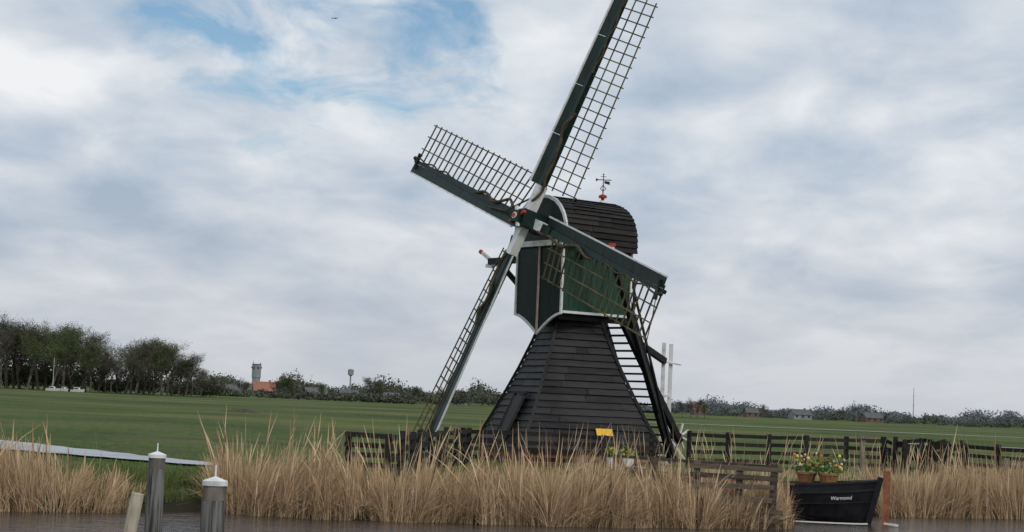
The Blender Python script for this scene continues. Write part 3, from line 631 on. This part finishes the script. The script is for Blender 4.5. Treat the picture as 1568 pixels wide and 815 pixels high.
house('farmhouse',1070,840,6,6,2.4,2.4,M_tile2,M_bk2); house('farmhouse',1225,845,9,8,2.2,2.4,M_dk,M_conc); house('farmhouse',1150,845,6,6,2.2,2.2,M_dk,M_bk2); house('barn',1335,845,9,8,2.2,2.2,M_dk,M_bk2)
mb=MB(); X=bear(537)*700;Y=700; mb.cyl((X,Y,-1),(X,Y,9.8),.32,.28,8,0); mb.cyl((X,Y,9.8),(X,Y,10.3),.3,1.1,10,0); mb.cyl((X,Y,10.3),(X,Y,12.3),1.15,1.15,10,0); mb.cyl((X,Y,12.3),(X,Y,12.6),1.25,.2,10,0); mb.obj('observation_mast',[M_conc])
mb=MB(); X=bear(1398)*1200;Y=1200; mb.cyl((X,Y,-1),(X,Y,24),.35,.15,6,0); 
for z in(6,12,18): mb.beam((X-.8,Y,z),(X+.8,Y,z),.15,.15)
mb.obj('radio_mast',[M_conc])
def mboat(p,Y,l):
    mb=MB(); X=bear(p)*Y; h=l*.5
    mb.add([(X-h,Y-.9,.1),(X+h*.75,Y-.9,.1),(X+h,Y,.1),(X+h*.75,Y+.9,.1),(X-h,Y+.9,.1),(X-h,Y-1.1,.6),(X+h*.8,Y-1.1,.75),(X+h*1.15,Y,.8),(X+h*.8,Y+1.1,.75),(X-h,Y+1.1,.6)],[(0,1,6,5),(1,2,7,6),(2,3,8,7),(3,4,9,8),(4,0,5,9),(5,6,7,8,9)],0)
    mb.add([(X-h*.5,Y-.8,.6),(X+h*.35,Y-.8,.65),(X+h*.35,Y+.8,.65),(X-h*.5,Y+.8,.6),(X-h*.5,Y-.7,1.15),(X+h*.15,Y-.7,1.15),(X+h*.15,Y+.7,1.15),(X-h*.5,Y+.7,1.15)],[(0,1,5,4),(1,2,6,5),(2,3,7,6),(3,0,4,7),(4,5,6,7)],0)
    mb.box((X-h*.1,Y-.78,.92),h*.7,.12,.28,0,1); mb.obj('motor_boat',[M_white,M_glass])
mboat(84,418,3.0); mboat(101,421,1.9); mboat(122,417,3.0)
mb=MB(); X=bear(82)*418; mb.cyl((X,419,0),(X,419,8),.06,.04,5); mb.obj('boat_mast',[M_white])
mb=MB(); vs=[];fs=[]; n=14
for i in range(n):
    for j in range(6):
        x=(i/(n-1)-.5)*6;y=(j/5-.5)*3; vs.append((bear(372)*170+x*.7,170+y,max(0,.4*(1-(x/3)**2)*(1-(y/1.5)**2)*random.uniform(.5,1.2))-.03))
fs=[(i*6+j,(i+1)*6+j,(i+1)*6+j+1,i*6+j+1) for i in range(n-1) for j in range(5)]
mb.add(vs,fs); mb.obj('earth_mound',[mat('soil',(.04,.035,.025),(.09,.07,.05),2,.95)])
mb=MB(); Y=4000; X=bear(508-24)*Y; zc=2.1+Y*(.2165)
mb.cyl((X-7,Y,zc),(X+6,Y,zc+.4),.9,.7,8); mb.prism([(X-1,Y,zc),(X+2,Y,zc),(X+4,Y-8,zc),(X+2.6,Y-8,zc)],(0,0,.4)); mb.prism([(X-1,Y,zc),(X+2,Y,zc),(X+4,Y+8,zc),(X+2.6,Y+8,zc)],(0,0,.4)); mb.prism([(X+5,Y,zc),(X+7,Y,zc),(X+7.5,Y,zc+3),(X+6.3,Y,zc+3)],(0,.3,0)); mb.obj('airplane',[M_dk])

scene.view_settings.view_transform='Standard'; scene.view_settings.look='None'; scene.view_settings.exposure=0
